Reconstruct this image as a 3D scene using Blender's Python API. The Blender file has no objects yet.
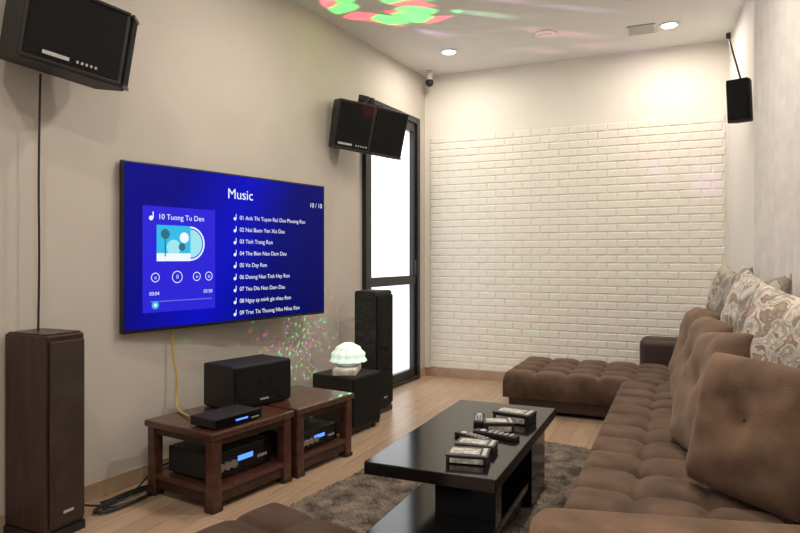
import bpy, bmesh, math, random
from mathutils import Vector, Matrix
random.seed(7)
S=bpy.context.scene
COL=S.collection
try:
    S.view_settings.view_transform='Standard'
except Exception as e: print(e)

# ---------------------------------------------------------------- materials
def mat(name,col,rough=.6,metal=0,emit=None,es=0,noise=0,nscale=8,bump=0,bscale=60,sheen=0,spec=None,col2=None,stretch=None,coat=0):
    m=bpy.data.materials.new(name); m.use_nodes=True
    nt=m.node_tree; b=nt.nodes['Principled BSDF']
    b.inputs['Base Color'].default_value=(*col,1)
    b.inputs['Roughness'].default_value=rough
    b.inputs['Metallic'].default_value=metal
    if spec is not None: b.inputs['Specular IOR Level'].default_value=spec
    if sheen:
        b.inputs['Sheen Weight'].default_value=sheen; b.inputs['Sheen Tint'].default_value=(1,.80,.64,1)
    if coat: b.inputs['Coat Weight'].default_value=coat
    if emit:
        b.inputs['Emission Color'].default_value=(*emit,1); b.inputs['Emission Strength'].default_value=es
    tc=nt.nodes.new('ShaderNodeTexCoord'); vec=tc.outputs['Object']
    if stretch:
        mp=nt.nodes.new('ShaderNodeMapping'); mp.inputs['Scale'].default_value=stretch
        nt.links.new(vec,mp.inputs['Vector']); vec=mp.outputs['Vector']
    if noise or col2:
        n=nt.nodes.new('ShaderNodeTexNoise'); n.inputs['Scale'].default_value=nscale; n.inputs['Detail'].default_value=4
        nt.links.new(vec,n.inputs['Vector'])
        r=nt.nodes.new('ShaderNodeValToRGB')
        c2=col2 if col2 else tuple(c*(1-noise) for c in col)
        c1=col if col2 else tuple(min(1,c*(1+noise)) for c in col)
        r.color_ramp.elements[0].position=.35; r.color_ramp.elements[1].position=.65
        r.color_ramp.elements[0].color=(*c2,1); r.color_ramp.elements[1].color=(*c1,1)
        nt.links.new(n.outputs['Fac'],r.inputs['Fac']); nt.links.new(r.outputs['Color'],b.inputs['Base Color'])
    if bump:
        n2=nt.nodes.new('ShaderNodeTexNoise'); n2.inputs['Scale'].default_value=bscale; n2.inputs['Detail'].default_value=3
        nt.links.new(vec,n2.inputs['Vector'])
        bp=nt.nodes.new('ShaderNodeBump'); bp.inputs['Strength'].default_value=bump; bp.inputs['Distance'].default_value=.01
        nt.links.new(n2.outputs['Fac'],bp.inputs['Height']); nt.links.new(bp.outputs['Normal'],b.inputs['Normal'])
    return m

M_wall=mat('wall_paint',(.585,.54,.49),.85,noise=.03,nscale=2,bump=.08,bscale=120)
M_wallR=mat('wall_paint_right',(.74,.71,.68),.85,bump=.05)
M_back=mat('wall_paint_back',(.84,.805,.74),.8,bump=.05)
M_foam=mat('foam_brick',(.86,.825,.755),.65,bump=.2,bscale=70)
M_ceil=mat('ceiling_paint',(.78,.76,.73),.9,bump=.03)
M_base=mat('baseboard_wood',(.42,.29,.20),.5,noise=.15,nscale=6)
M_black=mat('black_frame',(.012,.012,.014),.35)
M_blackmat=mat('black_vinyl',(.014,.012,.012),.6,bump=.1,bscale=200)
M_grille=mat('speaker_grille',(.010,.010,.011),.8,bump=.6,bscale=400,spec=.2)
M_gloss=mat('black_gloss',(.007,.006,.007),.12)
M_steel=mat('brushed_metal',(.6,.6,.62),.3,metal=1)
M_silver=mat('silver_plastic',(.55,.55,.56),.4,metal=.3)
M_white=mat('white_plastic',(.8,.8,.8),.5)
M_towerF=mat('tower_side_wood',(.038,.018,.014),.35,noise=.35,nscale=5,stretch=(6,6,.6))
M_towerG=mat('tower_grille_cloth',(.040,.022,.018),.6,noise=.2,nscale=5,bump=.4,bscale=300)
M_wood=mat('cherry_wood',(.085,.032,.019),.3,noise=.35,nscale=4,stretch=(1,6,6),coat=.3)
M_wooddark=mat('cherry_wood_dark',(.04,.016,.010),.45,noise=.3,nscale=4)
M_suede=mat('brown_suede',(.112,.068,.048),.85,noise=.30,nscale=7,bump=.25,bscale=150,sheen=.18,spec=.2)
M_suede2=mat('brown_suede_cushion',(.165,.100,.066),.85,noise=.30,nscale=6,bump=.25,bscale=150,sheen=.2,spec=.2)
M_suede3=mat('dark_brown_suede',(.065,.038,.028),.85,noise=.28,nscale=7,bump=.25,bscale=150,sheen=.1,spec=.2)
M_leather=mat('dark_leather',(.045,.025,.018),.5,bump=.2,bscale=90)
M_cable=mat('black_cable',(.01,.01,.01),.5)
M_yel=mat('yellow_cable',(.55,.42,.08),.5)
M_blueled=mat('blue_led',(.02,.05,.2),.4,emit=(.10,.3,1),es=1.4)
M_glassglow=mat('frosted_glass_glow',(.85,.88,.9),.4,emit=(.88,.94,1),es=1.4)  # emission stands in for daylight behind the frosted pane
M_lamp=mat('downlight_lens',(1,1,1),.4,emit=(1,.93,.8),es=12)
M_dome=mat('party_lamp_shell',(.75,.85,.78),.35,emit=(.75,1,.85),es=.5)
M_tissue=mat('tissue_pack',(.7,.64,.56),.6,noise=.25,nscale=12)
M_cur=mat('curtain_fabric',(.68,.65,.63),.9,noise=.06,nscale=10,bump=.15,bscale=200)
M_btn=mat('cushion_button',(.07,.036,.022),.8)

def floor_mat():
    m=bpy.data.materials.new('laminate_floor'); m.use_nodes=True
    nt=m.node_tree; b=nt.nodes['Principled BSDF']; b.inputs['Roughness'].default_value=.32
    tc=nt.nodes.new('ShaderNodeTexCoord')
    mp=nt.nodes.new('ShaderNodeMapping'); mp.inputs['Rotation'].default_value=(0,0,math.radians(90))
    nt.links.new(tc.outputs['Object'],mp.inputs['Vector'])
    br=nt.nodes.new('ShaderNodeTexBrick'); br.inputs['Scale'].default_value=1
    br.inputs['Brick Width'].default_value=1.2; br.inputs['Row Height'].default_value=.125
    br.inputs['Mortar Size'].default_value=.0018; br.inputs['Bias'].default_value=0
    br.inputs['Color1'].default_value=(.56,.40,.28,1); br.inputs['Color2'].default_value=(.46,.32,.22,1)
    br.inputs['Mortar'].default_value=(.2,.13,.08,1)
    nt.links.new(mp.outputs['Vector'],br.inputs['Vector'])
    mp2=nt.nodes.new('ShaderNodeMapping'); mp2.inputs['Scale'].default_value=(14,1.2,1)
    nt.links.new(tc.outputs['Object'],mp2.inputs['Vector'])
    n=nt.nodes.new('ShaderNodeTexNoise'); n.inputs['Scale'].default_value=3; n.inputs['Detail'].default_value=6
    nt.links.new(mp2.outputs['Vector'],n.inputs['Vector'])
    mx=nt.nodes.new('ShaderNodeMixRGB'); mx.blend_type='MULTIPLY'; mx.inputs['Fac'].default_value=.45
    nt.links.new(br.outputs['Color'],mx.inputs['Color1'])
    r=nt.nodes.new('ShaderNodeValToRGB'); r.color_ramp.elements[0].position=.3;r.color_ramp.elements[1].position=.7
    r.color_ramp.elements[0].color=(.5,.45,.42,1)
    nt.links.new(n.outputs['Fac'],r.inputs['Fac']); nt.links.new(r.outputs['Color'],mx.inputs['Color2'])
    nt.links.new(mx.outputs['Color'],b.inputs['Base Color'])
    return m
M_floor=floor_mat()

def floral_mat(name,seed,base=(.62,.54,.45)):
    m=bpy.data.materials.new(name); m.use_nodes=True
    nt=m.node_tree; b=nt.nodes['Principled BSDF']; b.inputs['Roughness'].default_value=.85
    tc=nt.nodes.new('ShaderNodeTexCoord')
    mp=nt.nodes.new('ShaderNodeMapping'); mp.inputs['Location'].default_value=(seed,seed*2,seed*3)
    nt.links.new(tc.outputs['Object'],mp.inputs['Vector'])
    n=nt.nodes.new('ShaderNodeTexNoise'); n.inputs['Scale'].default_value=11; n.inputs['Detail'].default_value=3; n.inputs['Distortion'].default_value=1.2
    nt.links.new(mp.outputs['Vector'],n.inputs['Vector'])
    r=nt.nodes.new('ShaderNodeValToRGB'); e=r.color_ramp.elements
    bb=tuple(base)
    e[0].position=.0; e[0].color=(*bb,1)
    e[1].position=.52; e[1].color=(*bb,1)
    a=e.new(.56); a.color=(.22,.17,.15,1)
    a=e.new(.61); a.color=(bb[0]*.6,bb[1]*.5,bb[2]*.45,1)
    a=e.new(.68); a.color=(.20,.19,.18,1)
    a=e.new(.43); a.color=(.30,.29,.27,1)
    a=e.new(.38); a.color=(*bb,1)
    nt.links.new(n.outputs['Fac'],r.inputs['Fac']); nt.links.new(r.outputs['Color'],b.inputs['Base Color'])
    return m

# ---------------------------------------------------------------- helpers
def link(o,parent=None):
    COL.objects.link(o)
    if parent: o.parent=parent
    return o
def grp(name,loc,rz=0,rot=None):
    e=bpy.data.objects.new(name,None); e.empty_display_size=.1
    e.location=loc; e.rotation_euler=rot if rot else (0,0,math.radians(rz)); return link(e)
def mesh_obj(name,verts,faces,m,parent=None,loc=(0,0,0),rot=(0,0,0),smooth=False,bevel=0,seg=2):
    me=bpy.data.meshes.new(name); me.from_pydata(verts,[],faces); me.update()
    bm=bmesh.new(); bm.from_mesh(me); bmesh.ops.recalc_face_normals(bm,faces=bm.faces); bm.to_mesh(me); bm.free()
    if smooth:
        for p in me.polygons: p.use_smooth=True
    o=bpy.data.objects.new(name,me); me.materials.append(m)
    o.location=loc; o.rotation_euler=rot; link(o,parent)
    if bevel:
        b=o.modifiers.new('bevel','BEVEL'); b.width=bevel; b.segments=seg; b.limit_method='ANGLE'
    return o
def boxvf(c,s,off=0):
    x,y,z=c; a,b,d=s[0]/2,s[1]/2,s[2]/2
    v=[(x-a,y-b,z-d),(x+a,y-b,z-d),(x+a,y+b,z-d),(x-a,y+b,z-d),(x-a,y-b,z+d),(x+a,y-b,z+d),(x+a,y+b,z+d),(x-a,y+b,z+d)]
    f=[(0,3,2,1),(4,5,6,7),(0,1,5,4),(1,2,6,5),(2,3,7,6),(3,0,4,7)]
    return v,[tuple(i+off for i in q) for q in f]
def box(parent,name,c,s,m,bevel=.004,rot=(0,0,0),seg=2,smooth=False):
    v,f=boxvf((0,0,0),s)
    return mesh_obj(name,v,f,m,parent,c,tuple(math.radians(r) for r in rot),bevel=bevel,seg=seg,smooth=smooth)
def multibox(name,boxes,m,loc=(0,0,0),rz=0,parent=None,bevel=0):
    V=[];F=[]
    for (x0,x1,y0,y1,z0,z1) in boxes:
        v,f=boxvf(((x0+x1)/2,(y0+y1)/2,(z0+z1)/2),(x1-x0,y1-y0,z1-z0),len(V)); V+=v;F+=f
    return mesh_obj(name,V,F,m,parent,loc,(0,0,math.radians(rz)),bevel=bevel)
def cyl(parent,name,c,r,h,m,rot=(0,0,0),n=32,r2=None,bevel=0):
    bm=bmesh.new(); bmesh.ops.create_cone(bm,cap_ends=True,segments=n,radius1=r,radius2=r if r2 is None else r2,depth=h)
    me=bpy.data.meshes.new(name); bm.to_mesh(me); bm.free(); me.materials.append(m)
    for p in me.polygons:
        if len(p.vertices)==4: p.use_smooth=True
    o=bpy.data.objects.new(name,me); o.location=c; o.rotation_euler=tuple(math.radians(a) for a in rot); link(o,parent)
    if bevel:
        b=o.modifiers.new('bevel','BEVEL'); b.width=bevel; b.segments=2; b.limit_method='ANGLE'
    return o
def sph(parent,name,c,r,m,scale=(1,1,1),n=20):
    bm=bmesh.new(); bmesh.ops.create_uvsphere(bm,u_segments=n,v_segments=n//2,radius=r)
    me=bpy.data.meshes.new(name); bm.to_mesh(me); bm.free(); me.materials.append(m)
    for p in me.polygons: p.use_smooth=True
    o=bpy.data.objects.new(name,me); o.location=c; o.scale=scale; return link(o,parent)
def prism(parent,name,poly,z0,z1,m,bevel=.006,loc=(0,0,0),rot=(0,0,0)):
    n=len(poly); V=[(x,y,z0) for x,y in poly]+[(x,y,z1) for x,y in poly]
    F=[tuple(range(n-1,-1,-1)),tuple(range(n,2*n))]+[(i,(i+1)%n,(i+1)%n+n,i+n) for i in range(n)]
    return mesh_obj(name,V,F,m,parent,loc,tuple(math.radians(a) for a in rot),bevel=bevel)
def cable(name,pts,r,m,parent=None):
    cu=bpy.data.curves.new(name,'CURVE'); cu.dimensions='3D'; cu.bevel_depth=r; cu.bevel_resolution=3
    sp=cu.splines.new('NURBS'); sp.points.add(len(pts)-1)
    for i,p in enumerate(pts): sp.points[i].co=(*p,1)
    sp.use_endpoint_u=True; sp.order_u=3; sp.resolution_u=8
    cu.materials.append(m)
    return link(bpy.data.objects.new(name,cu),parent)
def tufted(parent,name,c,s,nx,ny,m,amp=.022,edge=.05,rz=0):
    sx,sy,sz=s; N=max(24,int(sx/.014)); K=max(24,int(sy/.014))
    V=[];F=[]
    def h(x,y):
        ex=sx/2-abs(x); ey=sy/2-abs(y); z=sz
        for e in (ex,ey):
            if e<edge: z-=edge*(1-math.sqrt(max(0,1-(1-e/edge)**2)))
        cx=sx/nx; cy=sy/ny
        gx=(x+sx/2)/cx; gy=(y+sy/2)/cy
        dx=abs(gx-round(gx))*cx; dy=abs(gy-round(gy))*cy
        inx=0<round(gx)<nx; iny=0<round(gy)<ny
        if inx: z-=amp*.45*math.exp(-(dx/.013)**2)+amp*.35*math.exp(-(dx/.045)**2)
        if iny: z-=amp*.45*math.exp(-(dy/.013)**2)+amp*.35*math.exp(-(dy/.045)**2)
        if inx and iny: z-=amp*.8*math.exp(-(dx*dx+dy*dy)/.03**2)
        return z
    for j in range(K+1):
        for i in range(N+1):
            x=(i/N-.5)*sx; y=(j/K-.5)*sy
            V.append((x,y,h(x,y)))
    W=N+1
    for j in range(K):
        for i in range(N): F.append((j*W+i,j*W+i+1,(j+1)*W+i+1,(j+1)*W+i))
    ring=[i for i in range(W)]+[j*W+N for j in range(1,K+1)]+[K*W+i for i in range(N-1,-1,-1)]+[j*W for j in range(K-1,0,-1)]
    b0=len(V)
    for r in ring: V.append((V[r][0],V[r][1],0))
    n=len(ring)
    for k in range(n): F.append((ring[k],b0+k,b0+(k+1)%n,ring[(k+1)%n]))
    F.append(tuple(range(b0,b0+n)))
    o=mesh_obj(name,V,F,m,parent,c,(0,0,math.radians(rz)),smooth=True)
    for i in range(1,nx):
        for j in range(1,ny):
            sph(o,'button',(i*sx/nx-sx/2,j*sy/ny-sy/2,sz-amp*2.0),.012,M_btn,(1,1,.6),8)
    return o
def cushion(parent,name,c,w,h,t,m,rot=(0,0,0),p=4,buttons=(),q=.55,sag=0,rnd=.0):
    N=30;V=[];F=[]
    def th(u,v): 
        b=max(0,(1-abs(u)**p)*(1-abs(v)**p))**q
        d=0
        for (bu,bv) in buttons:
            rr=((u-bu)*w/2)**2+((v-bv)*h/2)**2
            d+=.30*math.exp(-rr/.0008)+.22*math.exp(-rr/.006)
        wr=1+.05*math.sin(7*u+5*v+sag)+.04*math.sin(11*v-4*u+sag*2)
        return t/2*b*max(.15,1-d)*wr
    for side in (-1,1):
        for j in range(N+1):
            for i in range(N+1):
                u=math.sin((i/N-.5)*math.pi); v=math.sin((j/N-.5)*math.pi)
                x=u*w/2*(1-.05*(1-v*v)); z=v*h/2*(1-.05*(1-u*u))
                cr=1-rnd*(u*u*v*v)
                V.append((x*cr,side*th(u,v),z*cr))
    W=N+1;o2=W*W
    for j in range(N):
        for i in range(N):
            a=j*W+i
            F.append((a,a+1,a+W+1,a+W)); F.append((o2+a,o2+a+W,o2+a+W+1,o2+a+1))
    me=bpy.data.meshes.new(name); me.from_pydata(V,[],F); me.update()
    bm=bmesh.new(); bm.from_mesh(me); bmesh.ops.remove_doubles(bm,verts=bm.verts,dist=.0006); bmesh.ops.recalc_face_normals(bm,faces=bm.faces); bm.to_mesh(me); bm.free()
    for pl in me.polygons: pl.use_smooth=True
    me.materials.append(m)
    o=bpy.data.objects.new(name,me); o.location=c; o.rotation_euler=tuple(math.radians(a) for a in rot); link(o,parent)
    for (bu,bv) in buttons:
        sph(o,'button',(bu*w/2,-t/2*.49,bv*h/2),.016,M_btn,(1,.6,1),10)
    return o

# ---------------------------------------------------------------- room shell
H=3.1
WL=(0,6.2,0); RL=-4.2      # left wall frame: local y along the wall (0 = far corner)
D0,D1,DT=-1.257,-.19,2.62
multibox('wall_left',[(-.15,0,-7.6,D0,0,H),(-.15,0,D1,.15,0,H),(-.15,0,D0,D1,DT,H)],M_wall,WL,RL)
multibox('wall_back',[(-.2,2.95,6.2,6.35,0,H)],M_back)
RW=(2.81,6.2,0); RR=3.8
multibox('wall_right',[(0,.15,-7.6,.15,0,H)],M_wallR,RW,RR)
multibox('floor',[(-.9,3.7,-1.3,6.4,-.06,0)],M_floor)
multibox('ceiling',[(-.9,3.7,-1.3,6.4,H,H+.06)],M_ceil)
multibox('baseboard_left',[(0,.015,-7.6,D0-.0,0,.085),(0,.015,D1,0,0,.085)],M_base,WL,RL,bevel=.003)
multibox('baseboard_back',[(0.015,2.81,6.185,6.2,0,.085)],M_base,bevel=.003)
multibox('baseboard_right',[(-.015,0,-7.6,0,0,.085)],M_base,RW,RR,bevel=.003)

def bricks():
    V=[];F=[]
    bw,bh,g,dp=.175,.072,.004,.008
    z=.088;r=0
    while z+bh<2.50:
        x=.06-(bw/2 if r%2 else 0)
        while x<2.79:
            a=max(x,.06)+g/2; b=min(x+bw,2.79)-g/2
            if b-a>.03:
                k=len(V); i=.008
                y0=6.196; y1=6.196-dp-random.uniform(0,.002)
                V+= [(a,y0,z+g/2),(b,y0,z+g/2),(b,y0,z+bh-g/2),(a,y0,z+bh-g/2),
                     (a+i,y1,z+g/2+i),(b-i,y1,z+g/2+i),(b-i,y1,z+bh-g/2-i),(a+i,y1,z+bh-g/2-i)]
                F+= [(k+4,k+5,k+6,k+7),(k,k+1,k+5,k+4),(k+1,k+2,k+6,k+5),(k+2,k+3,k+7,k+6),(k+3,k,k+4,k+7)]
            x+=bw
        z+=bh;r+=1
    k=len(V); V+=[(.06,6.1955,.088),(2.79,6.1955,.088),(2.79,6.1955,z),(.06,6.1955,z)]; F.append((k,k+1,k+2,k+3))
    mesh_obj('brick_wall_panel',V,F,M_foam)
bricks()

# glass door in left wall
d=grp('door_1',WL,RL)
fw=.06
box(d,'jamb_near',(-.03,D0+fw/2,DT/2),(.14,fw,DT),M_black)
box(d,'jamb_far',(-.03,D1-fw/2,DT/2),(.14,fw,DT),M_black)
box(d,'head',(-.03,(D0+D1)/2,DT-.03),(.14,D1-D0-2*fw,.06),M_black)
box(d,'sill',(-.03,(D0+D1)/2,.02),(.14,D1-D0-2*fw,.04),M_black)
box(d,'mid_rail',(-.02,(D0+D1)/2,1.0),(.09,D1-D0-2*fw,.085),M_black)
box(d,'stile_a',(-.02,D0+fw+.035,DT/2),(.08,.07,DT-.1),M_black)
box(d,'stile_b',(-.02,D1-fw-.025,DT/2),(.08,.05,DT-.1),M_black)
box(d,'top_rail',(-.02,(D0+D1)/2,DT-.1),(.08,D1-D0-2*fw,.09),M_black)
box(d,'bottom_rail',(-.02,(D0+D1)/2,.075),(.08,D1-D0-2*fw,.08),M_black)
box(d,'frosted_pane',(-.035,(D0+D1)/2,DT/2),(.012,D1-D0-2*fw-.05,DT-.16),M_glassglow,0)
box(d,'door_handle',(.03,D1-fw-.03,1.12),(.03,.02,.16),M_black,.005)

# curtain on right wall
def curtain():
    V=[];F=[];n=520;L=4.6
    zs=[.10,.8,1.6,2.4,2.9,3.06]
    for k,z in enumerate(zs):
        for i in range(n+1):
            s=i/n*L
            a=.024*(1-.35*(k/5))
            xx=-.040+a*math.sin(s*2*math.pi/.15+.8*math.sin(s*3.1)+.15*math.sin(z*2))+.004*math.sin(s*9+z)
            V.append((xx,-1.5-s,z))
    W=n+1
    for k in range(len(zs)-1):
        for i in range(n): F.append((k*W+i,k*W+i+1,(k+1)*W+i+1,(k+1)*W+i))
    g=grp('curtain',RW,RR)
    mesh_obj('curtain_cloth',V,F,M_cur,g,smooth=True)
    box(g,'curtain_track',(-.038,-1.5-L/2,3.08),(.035,L+.05,.035),M_white,.003)
curtain()

# ---------------------------------------------------------------- ceiling fittings
def downlight(x,y,power=22,r=.055):
    g=grp('recessed_downlight',(x,y,H))
    cyl(g,'trim_ring',(0,0,-.004),r+.02,.010,M_white)
    cyl(g,'lens',(0,0,-.010),r,.006,M_lamp)
    L=bpy.data.lights.new('lamp','AREA'); L.shape='DISK'; L.size=.12; L.energy=power; L.color=(1,.90,.77)
    o=bpy.data.objects.new('lamp',L); o.location=(0,0,-.03); link(o,g)
downlight(.50,5.52,12); downlight(2.35,5.60,12)
downlight(.80,3.2,16); downlight(2.1,3.2,27)  # added downlights out of view, to light the room evenly
downlight(.85,.8,13); downlight(2.1,.8,22)  # likewise added, unseen behind and above the camera
g=grp('smoke_detector',(1.40,5.4,H)); cyl(g,'detector_base',(0,0,-.008),.09,.016,M_white,bevel=.004); cyl(g,'detector_cap',(0,0,-.02),.05,.01,M_white,bevel=.003)
g=grp('ceiling_vent',(2.14,5.62,H))
box(g,'vent_frame',(0,0,-.006),(.22,.22,.012),M_silver,.003)
for i in range(6): box(g,'louver',(0,-.080+i*.032,-.014),(.19,.012,.006),M_wallR,.001)
g=grp('security_camera',(.12,6.02,2.98))
cyl(g,'camera_mount',(0,0,.06),.03,.12,M_white); sph(g,'camera_dome',(0,0,0),.042,M_black)

# ---------------------------------------------------------------- television
tv=grp('television',(-.0655,3.2355,1.275),78.2)
TW,TH=1.556,.915
box(tv,'tv_back_shell',(0,.022,0),(TW,.034,TH),M_black,.006)
def ramp_screen():
    m=bpy.data.materials.new('tv_screen'); m.use_nodes=True; nt=m.node_tree
    b=nt.nodes['Principled BSDF']; b.inputs['Base Color'].default_value=(.002,.002,.01,1); b.inputs['Roughness'].default_value=.2
    b.inputs['Specular IOR Level'].default_value=.06
    tc=nt.nodes.new('ShaderNodeTexCoord'); sp=nt.nodes.new('ShaderNodeSeparateXYZ'); nt.links.new(tc.outputs['Generated'],sp.inputs[0])
    r=nt.nodes.new('ShaderNodeValToRGB'); e=r.color_ramp.elements
    e[0].position=0;e[0].color=(.004,.004,.22,1); e[1].position=1; e[1].color=(.002,.003,.08,1)
    x=e.new(.30);x.color=(.003,.005,.52,1); x=e.new(.58);x.color=(.002,.004,.15,1)
    ad=nt.nodes.new('ShaderNodeMath'); ad.operation='MULTIPLY_ADD'; ad.inputs[1].default_value=-.25; 
    nt.links.new(sp.outputs['Z'],ad.inputs[0]); nt.links.new(sp.outputs['X'],ad.inputs[2])
    nt.links.new(ad.outputs[0],r.inputs['Fac']); nt.links.new(r.outputs['Color'],b.inputs['Emission Color'])
    b.inputs['Emission Strength'].default_value=1.0
    return m
box(tv,'tv_screen_panel',(0,.003,.004),(TW-.022,.006,TH-.03),ramp_screen(),0)
def emat(n,c,s=1): return mat(n,(.01,.01,.01),.4,emit=c,es=s,spec=.05)
E_w=emat('ui_white',(.9,.93,1)); E_card=emat('ui_card',(.022,.015,.68)); E_cy=emat('ui_cyan',(.03,.50,.80)); E_blue=emat('ui_blue',(.03,.12,.8))
E_g=emat('ui_foliage',(.03,.16,.22)); E_line=emat('ui_line',(.12,.15,.7)); E_pale=emat('ui_pale_cyan',(.35,.8,.85))
def P(s,t): return ((s-.5)*(TW-.02),(.5-t)*(TH-.03)+.004)
def txt(body,s,t,size,al='LEFT',m=E_w):
    cu=bpy.data.curves.new('screen_text','FONT'); cu.body=body; cu.size=size; cu.align_x=al; cu.align_y='CENTER'
    cu.materials.append(m); x,z=P(s,t)
    o=bpy.data.objects.new('screen_text',cu); o.location=(x,-.0035,z); o.rotation_euler=(math.pi/2,0,0); link(o,tv)
def rect(n,s0,s1,t0,t1,m,y=-.001):
    x0,z0=P(s0,t1);x1,z1=P(s1,t0)
    mesh_obj(n,[(x0,y,z0),(x1,y,z0),(x1,y,z1),(x0,y,z1)],[(0,1,2,3)],m,tv)
def disc(n,s,t,r,m,y=-.002,ri=0,a0=0,a1=360):
    x,z=P(s,t);V=[];F=[];N=28
    for i in range(N+1):
        a=math.radians(a0+(a1-a0)*i/N); V+=[(x+r*math.cos(a),y,z+r*math.sin(a)),(x+ri*math.cos(a),y,z+ri*math.sin(a))]
    for i in range(N): F.append((2*i,2*i+2,2*i+3,2*i+1))
    mesh_obj(n,V,F,m,tv)
txt('Music',.5,.13,.088,'CENTER'); txt('10 / 10',.90,.155,.045)
rect('ui_card',.065,.375,.25,.905,E_card)
txt('10 Tuong Tu Den',.125,.315,.042); disc('ui_note',.098,.325,.013,E_w); rect('ui_note_stem',.104,.108,.285,.325,E_w,-.002)
disc('ui_vinyl',.262,.477,.098,E_w,-.0014,0); disc('ui_vinyl_blue',.262,.477,.088,E_blue,-.0016,0)
rect('ui_album_art',.12,.262,.365,.59,E_cy,-.0018)
disc('ui_album_half',.262,.477,.080,E_pale,-.0019,0,-90,90)
rect('ui_shore',.12,.262,.54,.59,E_w,-.0021); disc('ui_bush',.19,.505,.045,E_pale,-.0020); disc('ui_cloud',.235,.44,.030,E_w,-.0020)
rect('ui_palm_trunk',.152,.157,.42,.56,E_g,-.0022); disc('ui_palm_crown',.155,.42,.028,E_g,-.0022); disc('ui_palm_crown',.225,.50,.022,E_g,-.0022)
for s in (.115,.205,.29,.345):
    disc('ui_control',s,.69,.026 if s!=.205 else .034,E_w,-.002,.022 if s!=.205 else .030)
for s,q in ((.115,'«'),(.205,'II'),(.29,'»'),(.345,'o')): txt(q,s,.69,.032,'CENTER')
rect('ui_progress',.095,.36,.835,.842,E_line,-.002); txt('00:04',.09,.79,.028); txt('03:58',.32,.79,.028)
disc('ui_knob',.115,.86,.022,E_cy,-.002); disc('ui_knob_core',.115,.86,.009,E_w,-.0025)
rows=['01 Anh Thi Tuyen Roi Dua Phuong Rao','02 Noi Buon Yen Xia Dau','03 Tinh Trang Ron','04 The Bien Nao Dam Dau','05 Vo Day Ron','06 Duong Nao Tinh Hay Ron','07 Yeu Dia Nao Dam Dau','08 Ngay ay minh gia nhau Ron','09 Truc Tia Thuong Nho Nhac Ron']
for i,rw in enumerate(rows):
    t=.29+i*.083
    txt(rw,.495,t,.036); disc('ui_note',.472,t+.008,.010,E_w); rect('ui_note_stem',.4765,.4795,t-.025,t+.008,E_w,-.002)
box(tv,'ir_bar',(.0,-.004,-TH/2+.006),(.12,.008,.008),M_black,.001)
box(tv,'mount_plate',(-.1,.05,0),(.4,.02,.3),M_black); box(tv,'mount_arm',(-.05,.10,.02),(.35,.05,.05),M_black,rot=(0,0,6)); 
box(tv,'mount_wall_plate',(-.02,.135,.02),(.16,.05,.25),M_black,rot=(0,0,7.6))

# ---------------------------------------------------------------- karaoke wall speakers
def grp_child(p,name,loc,rz):
    e=bpy.data.objects.new(name,None); e.location=loc; e.rotation_euler=(0,0,math.radians(rz)); return link(e,p)
def kspeaker(loc,rz,tilt,w=.56,h=.33,dp=.28,roll=0,bl=.2,ridge=.06):
    e=grp('wall_speaker',loc,rot=(math.radians(tilt),math.radians(roll),math.radians(rz)))
    hw=w/2
    poly=[(-hw,-dp*.45),(ridge,-dp*.62),(hw,-dp*.30),(hw-.03,dp*.38),(-hw+.03,dp*.38)]
    prism(e,'cabinet',poly,-h/2,h/2,M_blackmat,.012)
    def face(a,b,nm):
        ax,ay=a;bx,by=b; L=math.hypot(bx-ax,by-ay); an=math.degrees(math.atan2(by-ay,bx-ax))
        f=grp_child(e,nm,((ax+bx)/2,(ay+by)/2,0),an)
        box(f,'grille',(0,-.006,0),(L-.03,.012,h-.035),M_grille,.005)
        box(f,'frame_top',(0,-.009,h/2-.012),(L-.012,.014,.014),M_black,.003)
        box(f,'frame_bottom',(0,-.009,-h/2+.012),(L-.012,.014,.014),M_black,.003)
        return f,L
    f,L=face(poly[0],poly[1],'front_left')
    box(f,'badge',(-L*.18,-.014,-h/2+.045),(.11,.004,.016),M_silver,.001)
    for i in range(5): box(f,'badge_bar',(-L*.18+.09+i*.02,-.014,-h/2+.045),(.010,.004,.012),M_silver,.001)
    face(poly[1],poly[2],'front_right')
    box(e,'bracket_plate',(0,0,h/2+.008),(.16,.14,.014),M_black,.003)
    box(e,'bracket_arm',(0,bl/2+.02,h/2+.035),(.035,bl+.1,.03),M_black,.004)
    box(e,'bracket_wall_plate',(0,bl+.07,h/2+.02),(.09,.012,.14),M_black,.003)
    cyl(e,'bracket_knob',(0,0,h/2+.04),.025,.05,M_black)
    return e
kspeaker((-.08,2.03,2.205),82,9,w=.52,h=.34,roll=4,bl=.07,ridge=.17)
kspeaker((.105,4.64,2.255),50,12,w=.62,h=.38,bl=.12,ridge=-.02,roll=6)

e=grp('surround_speaker',(2.81,4.86,2.27),rot=(0,0,math.radians(-20)))
prism(e,'cabinet',[(-.075,-.08),(.075,-.08),(.05,.06),(-.05,.06)],-.14,.14,M_blackmat,.01,rot=(8,0,0))
box(e,'grille',(0,-.09,0),(.13,.014,.26),M_grille,.005,rot=(8,0,0))
cyl(e,'bracket_rod',(-.055,.05,.30),.006,.36,M_black,rot=(0,-14,0)); box(e,'bracket_plate',(-.10,.06,.48),(.03,.02,.04),M_black)
box(e,'rear_bracket',(.02,.07,0),(.03,.04,.08),M_black)

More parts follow.
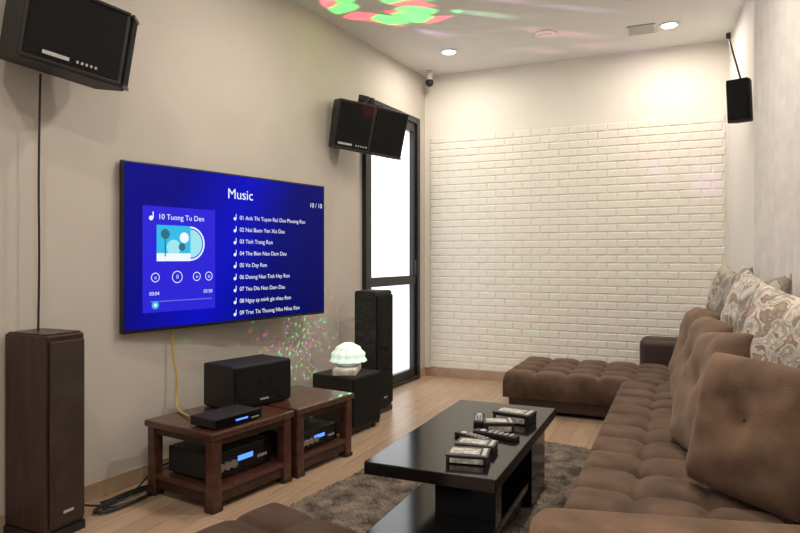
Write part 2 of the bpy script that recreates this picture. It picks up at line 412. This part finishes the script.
# ---------------------------------------------------------------- tower speakers
def tower(loc,rz,w,dp,h,mf,ms):
    e=grp('tower_speaker',loc,rz)
    box(e,'plinth',(0,0,.02),(w+.008,dp+.008,.04),M_black,.004)
    box(e,'cabinet',(0,0,.04+(h-.04)/2),(w,dp,h-.04),ms,.008)
    box(e,'grille',(w/2+.008,0,h*.52),(.016,dp-.02,h*.90),mf,.006)
    for z in (.28,.45,.62): 
        cyl(e,'driver_ring',(w/2+.0165,0,h*z),dp*.36,.002,mf,rot=(0,90,0))
    cyl(e,'tweeter',(w/2+.0165,0,h*.80),dp*.16,.002,mf,rot=(0,90,0))
    box(e,'badge',(w/2+.017,0,h*.13),(.003,.05,.012),M_silver,.001)
    box(e,'top_panel',(0,0,h+.003),(w-.02,dp-.02,.006),ms,.002)
    for sx in (-1,1):
        for sy in (-1,1): cyl(e,'spike',(sx*(w/2-.02),sy*(dp/2-.02),.004),.012,.008,M_steel,n=12)
    return e
tower((-.165,1.98,0),0,.265,.19,.885,M_towerG,M_towerF)
tower((.20,4.57,0),-4,.19,.27,.955,M_grille,M_blackmat)

# ---------------------------------------------------------------- media stands
def stand(loc,rz,L,D,h):
    e=grp('media_stand',loc,rz)
    t=.035
    box(e,'top_board',(-D/2,L/2,h-t/2),(D+.02,L+.02,t),M_wood,.008)
    box(e,'shelf_board',(-D/2,L/2,.10),(D-.02,L-.02,.025),M_wood,.004)
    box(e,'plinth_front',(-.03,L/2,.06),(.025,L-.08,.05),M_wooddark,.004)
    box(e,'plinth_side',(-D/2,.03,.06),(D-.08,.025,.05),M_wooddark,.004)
    for x in (-.03,-D+.03):
        for y in (.03,L-.03):
            box(e,'post',(x,y,(h-t)/2),(.055,.055,h-t),M_wood,.006)
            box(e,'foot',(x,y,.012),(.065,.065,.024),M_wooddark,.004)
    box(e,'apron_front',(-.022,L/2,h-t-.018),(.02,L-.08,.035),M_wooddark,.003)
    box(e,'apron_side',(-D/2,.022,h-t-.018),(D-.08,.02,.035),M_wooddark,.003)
    return e
s1=stand((.405,2.42,0),-9,.55,.50,.385)
s2=stand((.50,3.005,0),-9,.50,.46,.385)
def device(name,parent_loc,rz,w,dp,h,led=M_blueled,knobs=3):
    e=grp(name,parent_loc,rz)
    box(e,'chassis',(0,0,h/2+.008),(dp,w,h),M_blackmat,.005)
    box(e,'faceplate',(dp/2+.004,0,h/2+.008),(.008,w+.01,h),M_gloss,.003)
    box(e,'display',(dp/2+.0095,w*.05,h*.62),(.003,w*.26,h*.2),led,.0005)
    for i in range(knobs): cyl(e,'knob',(dp/2+.014,-w*.38+i*w*.11,h*.5),h*.16,.018,M_steel,rot=(0,90,0),n=20)
    for i in range(4): box(e,'button',(dp/2+.010,w*.28+i*w*.045,h*.45),(.004,w*.03,h*.12),M_silver,.001)
    for sx in (-1,1):
        for sy in (-1,1): cyl(e,'foot',(sx*(dp/2-.03),sy*(w/2-.03),.004),.012,.008,M_black,n=12)
    return e
device('amplifier',(.20,2.72,.1125),-9,.40,.32,.13)
device('power_mixer',(.33,3.26,.1125),-9,.36,.3,.10,M_blueled,4)
device('media_player',(.32,2.62,.385),-9,.30,.18,.045,M_blueled,0)
e=grp('center_speaker',(.155,3.02,.385),-14)
box(e,'cabinet',(0,0,.125),(.26,.42,.24),M_blackmat,.01); box(e,'grille',(.136,0,.13),(.012,.40,.21),M_grille,.004)
for y in (-.12,.12): cyl(e,'woofer',(.143,y,.125),.075,.003,M_grille,rot=(0,90,0))
cyl(e,'tweeter',(.143,0,.15),.03,.003,M_grille,rot=(0,90,0)); box(e,'badge',(.143,0,.045),(.003,.06,.01),M_silver,.001)
box(e,'foot_rail',(0,0,.003),(.2,.36,.006),M_black,.001)
e=grp('subwoofer',(.235,4.06,0),-8)
box(e,'cabinet',(0,0,.21),(.34,.36,.38),M_blackmat,.01); box(e,'grille',(.177,0,.22),(.014,.33,.33),M_grille,.006); cyl(e,'port',(-.0,-.182,.15),.05,.006,M_black,rot=(90,0,0))
for sx in (-1,1):
    for sy in (-1,1): cyl(e,'foot',(sx*.13,sy*.14,.01),.02,.02,M_black,n=12)
e=grp('tissue_pack',(.26,4.02,.40),20); box(e,'pack_body',(0,0,.025),(.17,.30,.05),M_tissue,.015,seg=3); box(e,'pack_lid',(0,0,.052),(.06,.12,.006),M_white,.002)
e=grp('party_lamp',(.265,4.03,.455),0)
cyl(e,'lamp_base',(0,0,.015),.085,.03,M_silver,bevel=.006)
V=[];F=[];A=96;B=20
for j in range(B+1):
    ph=math.pi/2*j/B
    for i in range(A):
        th=2*math.pi*i/A; r=.115*math.cos(ph)*(1+.11*abs(math.cos(6*th)))*(1+.05*math.cos(ph*14)); V.append((r*math.cos(th),r*math.sin(th),.03+.13*math.sin(ph)))
for j in range(B):
    for i in range(A): F.append((j*A+i,j*A+(i+1)%A,(j+1)*A+(i+1)%A,(j+1)*A+i))
mesh_obj('ribbed_dome',V,F,M_dome,e,smooth=True)
def gobo_light(kind,loc,energy,scale,thr,rot=(0,0,0),spot=1.2,cols=None,dist=0,soft=.75):
    L=bpy.data.lights.new('party_beam',kind); L.energy=energy
    if kind=='SPOT': L.spot_size=spot; L.spot_blend=.15
    L.shadow_soft_size=.004
    L.use_nodes=True; nt=L.node_tree; em=nt.nodes.get('Emission') or nt.nodes.new('ShaderNodeEmission')
    tc=nt.nodes.new('ShaderNodeTexCoord'); vec=tc.outputs['Normal']
    if dist:
        nz=nt.nodes.new('ShaderNodeTexNoise'); nz.inputs['Scale'].default_value=5; nt.links.new(vec,nz.inputs['Vector'])
        ma=nt.nodes.new('ShaderNodeVectorMath'); ma.operation='MULTIPLY_ADD'; ma.inputs[1].default_value=(dist,dist,dist)
        nt.links.new(nz.outputs['Color'],ma.inputs[0]); nt.links.new(vec,ma.inputs[2]); vec=ma.outputs[0]
    mp=nt.nodes.new('ShaderNodeMapping'); mp.inputs['Scale'].default_value=scale
    v=nt.nodes.new('ShaderNodeTexVoronoi'); v.inputs['Scale'].default_value=1
    nt.links.new(vec,mp.inputs['Vector']); nt.links.new(mp.outputs[0],v.inputs['Vector'])
    lt=nt.nodes.new('ShaderNodeMapRange'); lt.inputs[1].default_value=thr; lt.inputs[2].default_value=thr*soft; lt.inputs[3].default_value=0; lt.inputs[4].default_value=1
    nt.links.new(v.outputs['Distance'],lt.inputs[0])
    sp=nt.nodes.new('ShaderNodeSeparateColor'); nt.links.new(v.outputs['Color'],sp.inputs[0])
    r=nt.nodes.new('ShaderNodeValToRGB'); r.color_ramp.interpolation='CONSTANT'; e=r.color_ramp.elements
    cols=cols or [(.05,1,.15),(1,.05,.12),(.75,.15,1),(.1,.9,.5)]
    e[0].color=(*cols[0],1); e[1].position=.35; e[1].color=(*cols[1],1); x=e.new(.6); x.color=(*cols[2],1); x=e.new(.8); x.color=(*cols[3],1)
    nt.links.new(sp.outputs[0],r.inputs['Fac']); nt.links.new(r.outputs['Color'],em.inputs['Color'])
    nt.links.new(lt.outputs[0],em.inputs['Strength'])
    o=bpy.data.objects.new('party_beam',L); o.location=loc; o.rotation_euler=rot; link(o,bpy.data.objects['party_lamp'])
def aim(loc,target):
    w=Vector((.265,4.03,.455))+Vector(loc); return (Vector(target)-w).to_track_quat('-Z','Y').to_euler()
up=(0,0,.18)
gobo_light('SPOT',up,560,(19,8,6),.60,aim(up,(.52,4.24,3.1)),.45,dist=.16,cols=[(.03,1,.12),(1,.03,.08),(.05,.9,.2),(1,.05,.1)])
gobo_light('SPOT',up,240,(14,3,5),.42,aim(up,(1.35,4.85,3.1)),.68,dist=.05,soft=.2,cols=[(.9,.5,1),(.5,1,.6),(1,.35,.45),(.6,.6,1)])
gobo_light('SPOT',up,120,(14,4,5),.42,aim(up,(2.85,5.6,2.7)),.65,dist=.05,soft=.2,cols=[(.9,.4,1),(.4,1,.6),(.8,.3,1),(.5,.6,1)])
gobo_light('SPOT',up,60,(3,16,3),.40,aim(up,(-.15,3.72,2.3)),.55,dist=.03,soft=.2,cols=[(.7,.7,1),(.5,.9,1),(.9,.5,1),(.7,.7,1)])
gobo_light('POINT',(.0,0,.20),12,(16,13,16),.30)

# ---------------------------------------------------------------- cables
cable('speaker_cable',[(-.22,2.00,2.05),(-.235,2.0,1.6),(-.225,2.0,1.2),(-.235,2.0,.89)],.005,M_cable)
cable('tv_cable',[(-.20,2.80,.84),(-.215,2.81,.7),(-.18,2.82,.55),(-.18,2.80,.40),(-.02,2.66,.395),(.10,2.60,.395)],.006,M_yel)
def tangle(name,c,n,r):
    pts=[]
    for i in range(n):
        a=i*.9; rr=r*(.5+.5*random.random()); pts.append((c[0]+rr*math.cos(a)*.5,c[1]+rr*math.sin(a)*1.4,.008+.012*random.random()))
    cable(name,pts,.005,M_cable)
tangle('cable_tangle',(-.10,2.40),40,.17)
cable('speaker_cable',[(-.2,2.08,.1),(-.17,2.22,.01),(-.1,2.4,.01),(-.12,2.6,.12),(.02,2.7,.16)],.005,M_cable)

# ---------------------------------------------------------------- rug
def rug():
    sx,sy=1.70,2.90; N,K=210,350; V=[];F=[]
    for j in range(K+1):
        for i in range(N+1):
            x=(i/N-.5)*sx; y=(j/K-.5)*sy
            edge=i in(0,N) or j in(0,K)
            jx=random.uniform(-.012,.012) if edge else random.uniform(-.003,.003)
            V.append((x+jx,y+(jx if edge else 0),.002 if edge else .006+random.uniform(0,.015)))
    W=N+1
    for j in range(K):
        for i in range(N): F.append((j*W+i,j*W+i+1,(j+1)*W+i+1,(j+1)*W+i))
    m=mat('shag_rug',(.31,.25,.20),.95,col2=(.085,.064,.052),nscale=8,bump=.6,bscale=90)
    mesh_obj('area_rug',V,F,m,None,(1.56,2.78,0),(0,0,math.radians(-8)),smooth=False)
rug()

# ---------------------------------------------------------------- coffee table
e=grp('coffee_table',(1.56,2.84,0.02),0)
box(e,'table_top',(0,0,.375),(.53,1.20,.05),M_gloss,.004)
box(e,'lower_shelf',(-.02,-.15,.115),(.46,1.0,.035),M_gloss,.004)
box(e,'pedestal_far',(.0,.38,.24),(.44,.32,.22),M_gloss,.004)
box(e,'pedestal_near',(.06,-.28,.24),(.26,.10,.22),M_gloss,.004)
box(e,'pedestal_lower',(0,.38,.065),(.44,.32,.13),M_gloss,.004)
box(e,'foot_near',(0,-.5,.05),(.40,.08,.096),M_gloss,.004)
box(e,'plinth',(0,-.05,.04),(.38,.9,.035),M_gloss,.004)

M_lab=mat('label_card',(.46,.44,.41),.5,noise=.5,nscale=40)
def cardbox(loc,rz,w,dp,h):
    e=grp('small_box',loc,rz)
    box(e,'box_body',(0,0,h*.40),(w,dp,h*.8),M_blackmat,.004)
    box(e,'box_lid',(0,0,h*.88),(w+.006,dp+.006,h*.24),M_black,.004)
    box(e,'label_top',(-.01,-.004,h*1.01),(w*.72,dp*.62,.003),M_lab,.001)
    box(e,'label_stripe',(w*.41,0,h*1.01),(w*.10,dp*.8,.003),M_silver,.001)
    box(e,'label_front',(0,-dp/2-.002,h*.40),(w*.8,.003,h*.5),M_lab,.001)
def remote(loc,rz,L=.19,w=.05):
    e=grp('remote_control',loc,rz)
    prism(e,'remote_body',[(-w/2,-L/2),(w/2,-L/2),(w*.42,0),(w/2,L/2),(-w/2,L/2),(-w*.42,0)],0,.02,M_blackmat,.005)
    for i in range(5):
        for j in range(3): box(e,'key',((j-1)*w*.26,-L*.36+i*L*.12,.0215),(w*.16,L*.06,.004),M_silver,.001)
    cyl(e,'nav_ring',(0,L*.30,.021),w*.28,.004,M_silver,n=20)
cardbox((1.665,2.42,.42),10,.16,.12,.036)
cardbox((1.655,2.565,.42),4,.16,.10,.034)
remote((1.60,2.70,.42),64); remote((1.68,2.78,.42),78,.21)
cardbox((1.66,2.90,.42),22,.13,.10,.045)
cardbox((1.69,3.09,.42),-8,.18,.12,.05)
remote((1.53,3.02,.42),15,.17)

# ---------------------------------------------------------------- sofa
sf=grp('sectional_sofa',(0,0,0))
box(sf,'main_base',(2.42,3.40,.085),(.74,3.10,.11),M_leather,.02)
box(sf,'chaise_base',(1.99,5.38,.085),(1.60,.84,.11),M_leather,.02)
for p in ((1.25,5.03),(1.25,5.74),(2.1,2.0),(2.7,2.0),(2.1,4.7),(2.7,5.7)): cyl(sf,'foot',(p[0],p[1],.015),.03,.03,M_black,n=16)
tufted(sf,'main_seat',(2.40,3.38,.13),(.74,3.10,.20),3,12,M_suede,amp=.03)
tufted(sf,'chaise_seat',(1.985,5.37,.13),(1.66,.90,.20),7,4,M_suede,amp=.03)
box(sf,'backrest',(2.745,4.30,.36),(.14,3.1,.66),M_suede,.04,seg=4)
box(sf,'arm_far',(2.42,5.97,.27),(.62,.28,.52),M_leather,.06,seg=5)
box(sf,'arm_near',(2.52,1.88,.27),(.97,.24,.47),M_suede2,.07,rot=(0,0,13),seg=8,smooth=True)
cushion(sf,'back_cushion',(2.675,2.68,.585),.46,.54,.20,M_suede2,rot=(-14,3,-40),p=5,buttons=((0,.1),),q=.5,rnd=.06)
cushion(sf,'back_cushion',(2.565,3.22,.605),.62,.60,.20,M_suede2,rot=(-18,-6,-76),p=5,buttons=((0,.1),),q=.5,sag=1,rnd=.06)
cushion(sf,'back_cushion',(2.55,3.92,.61),.66,.58,.20,M_suede2,rot=(-18,0,-80),p=5,buttons=((0,.1),),q=.5,sag=2,rnd=.06)
cushion(sf,'back_cushion',(2.54,4.64,.61),.66,.58,.20,M_suede2,rot=(-17,0,-78),p=5,buttons=((0,.1),),q=.5,sag=3,rnd=.06)
cushion(sf,'back_cushion',(2.54,5.34,.58),.62,.50,.20,M_suede2,rot=(-14,0,-80),p=5,q=.5,sag=4,rnd=.06)
bases=[(.50,.43,.36),(.34,.31,.28),(.66,.60,.52),(.50,.46,.41),(.70,.62,.52)]
for i,(x,y,z,s,rz,ry) in enumerate([(2.73,5.12,.94,.40,-70,14),(2.745,4.58,.93,.40,-70,-12),(2.77,4.05,.92,.42,-72,16),(2.785,3.50,.91,.43,-70,-8),(2.79,2.97,.85,.47,-64,10)]):
    cushion(None,'throw_pillow',(x,y,z),s,s,.15,floral_mat('floral_fabric_%d'%i,i*3.7+1,bases[i]),rot=(-12,ry,rz),p=3,q=.6,sag=i)

o=grp('ottoman',(1.17,1.68,0.02),-15)
box(o,'ottoman_base',(0,0,.08),(.46,.60,.12),M_leather,.015)
for sx in(-1,1):
    for sy in(-1,1): cyl(o,'foot',(sx*.18,sy*.25,.012),.022,.03,M_black,n=14)
tufted(o,'ottoman_seat',(0,0,.12),(.48,.62,.17),2,3,M_suede3,amp=.02)

# ---------------------------------------------------------------- light + camera
w=bpy.data.worlds.new('world'); S.world=w; w.use_nodes=True
w.node_tree.nodes['Background'].inputs[0].default_value=(1,.95,.88,1); w.node_tree.nodes['Background'].inputs[1].default_value=.52  # added soft fill, enters where the near wall is left open

cam=bpy.data.cameras.new('camera'); cam.lens=28.8; cam.sensor_width=36; cam.shift_y=-8.5/800; cam.clip_start=.05
co=bpy.data.objects.new('camera',cam); co.location=(2.43,0,1.217); co.rotation_euler=(math.pi/2,0,math.radians(23.63)); link(co)
S.camera=co
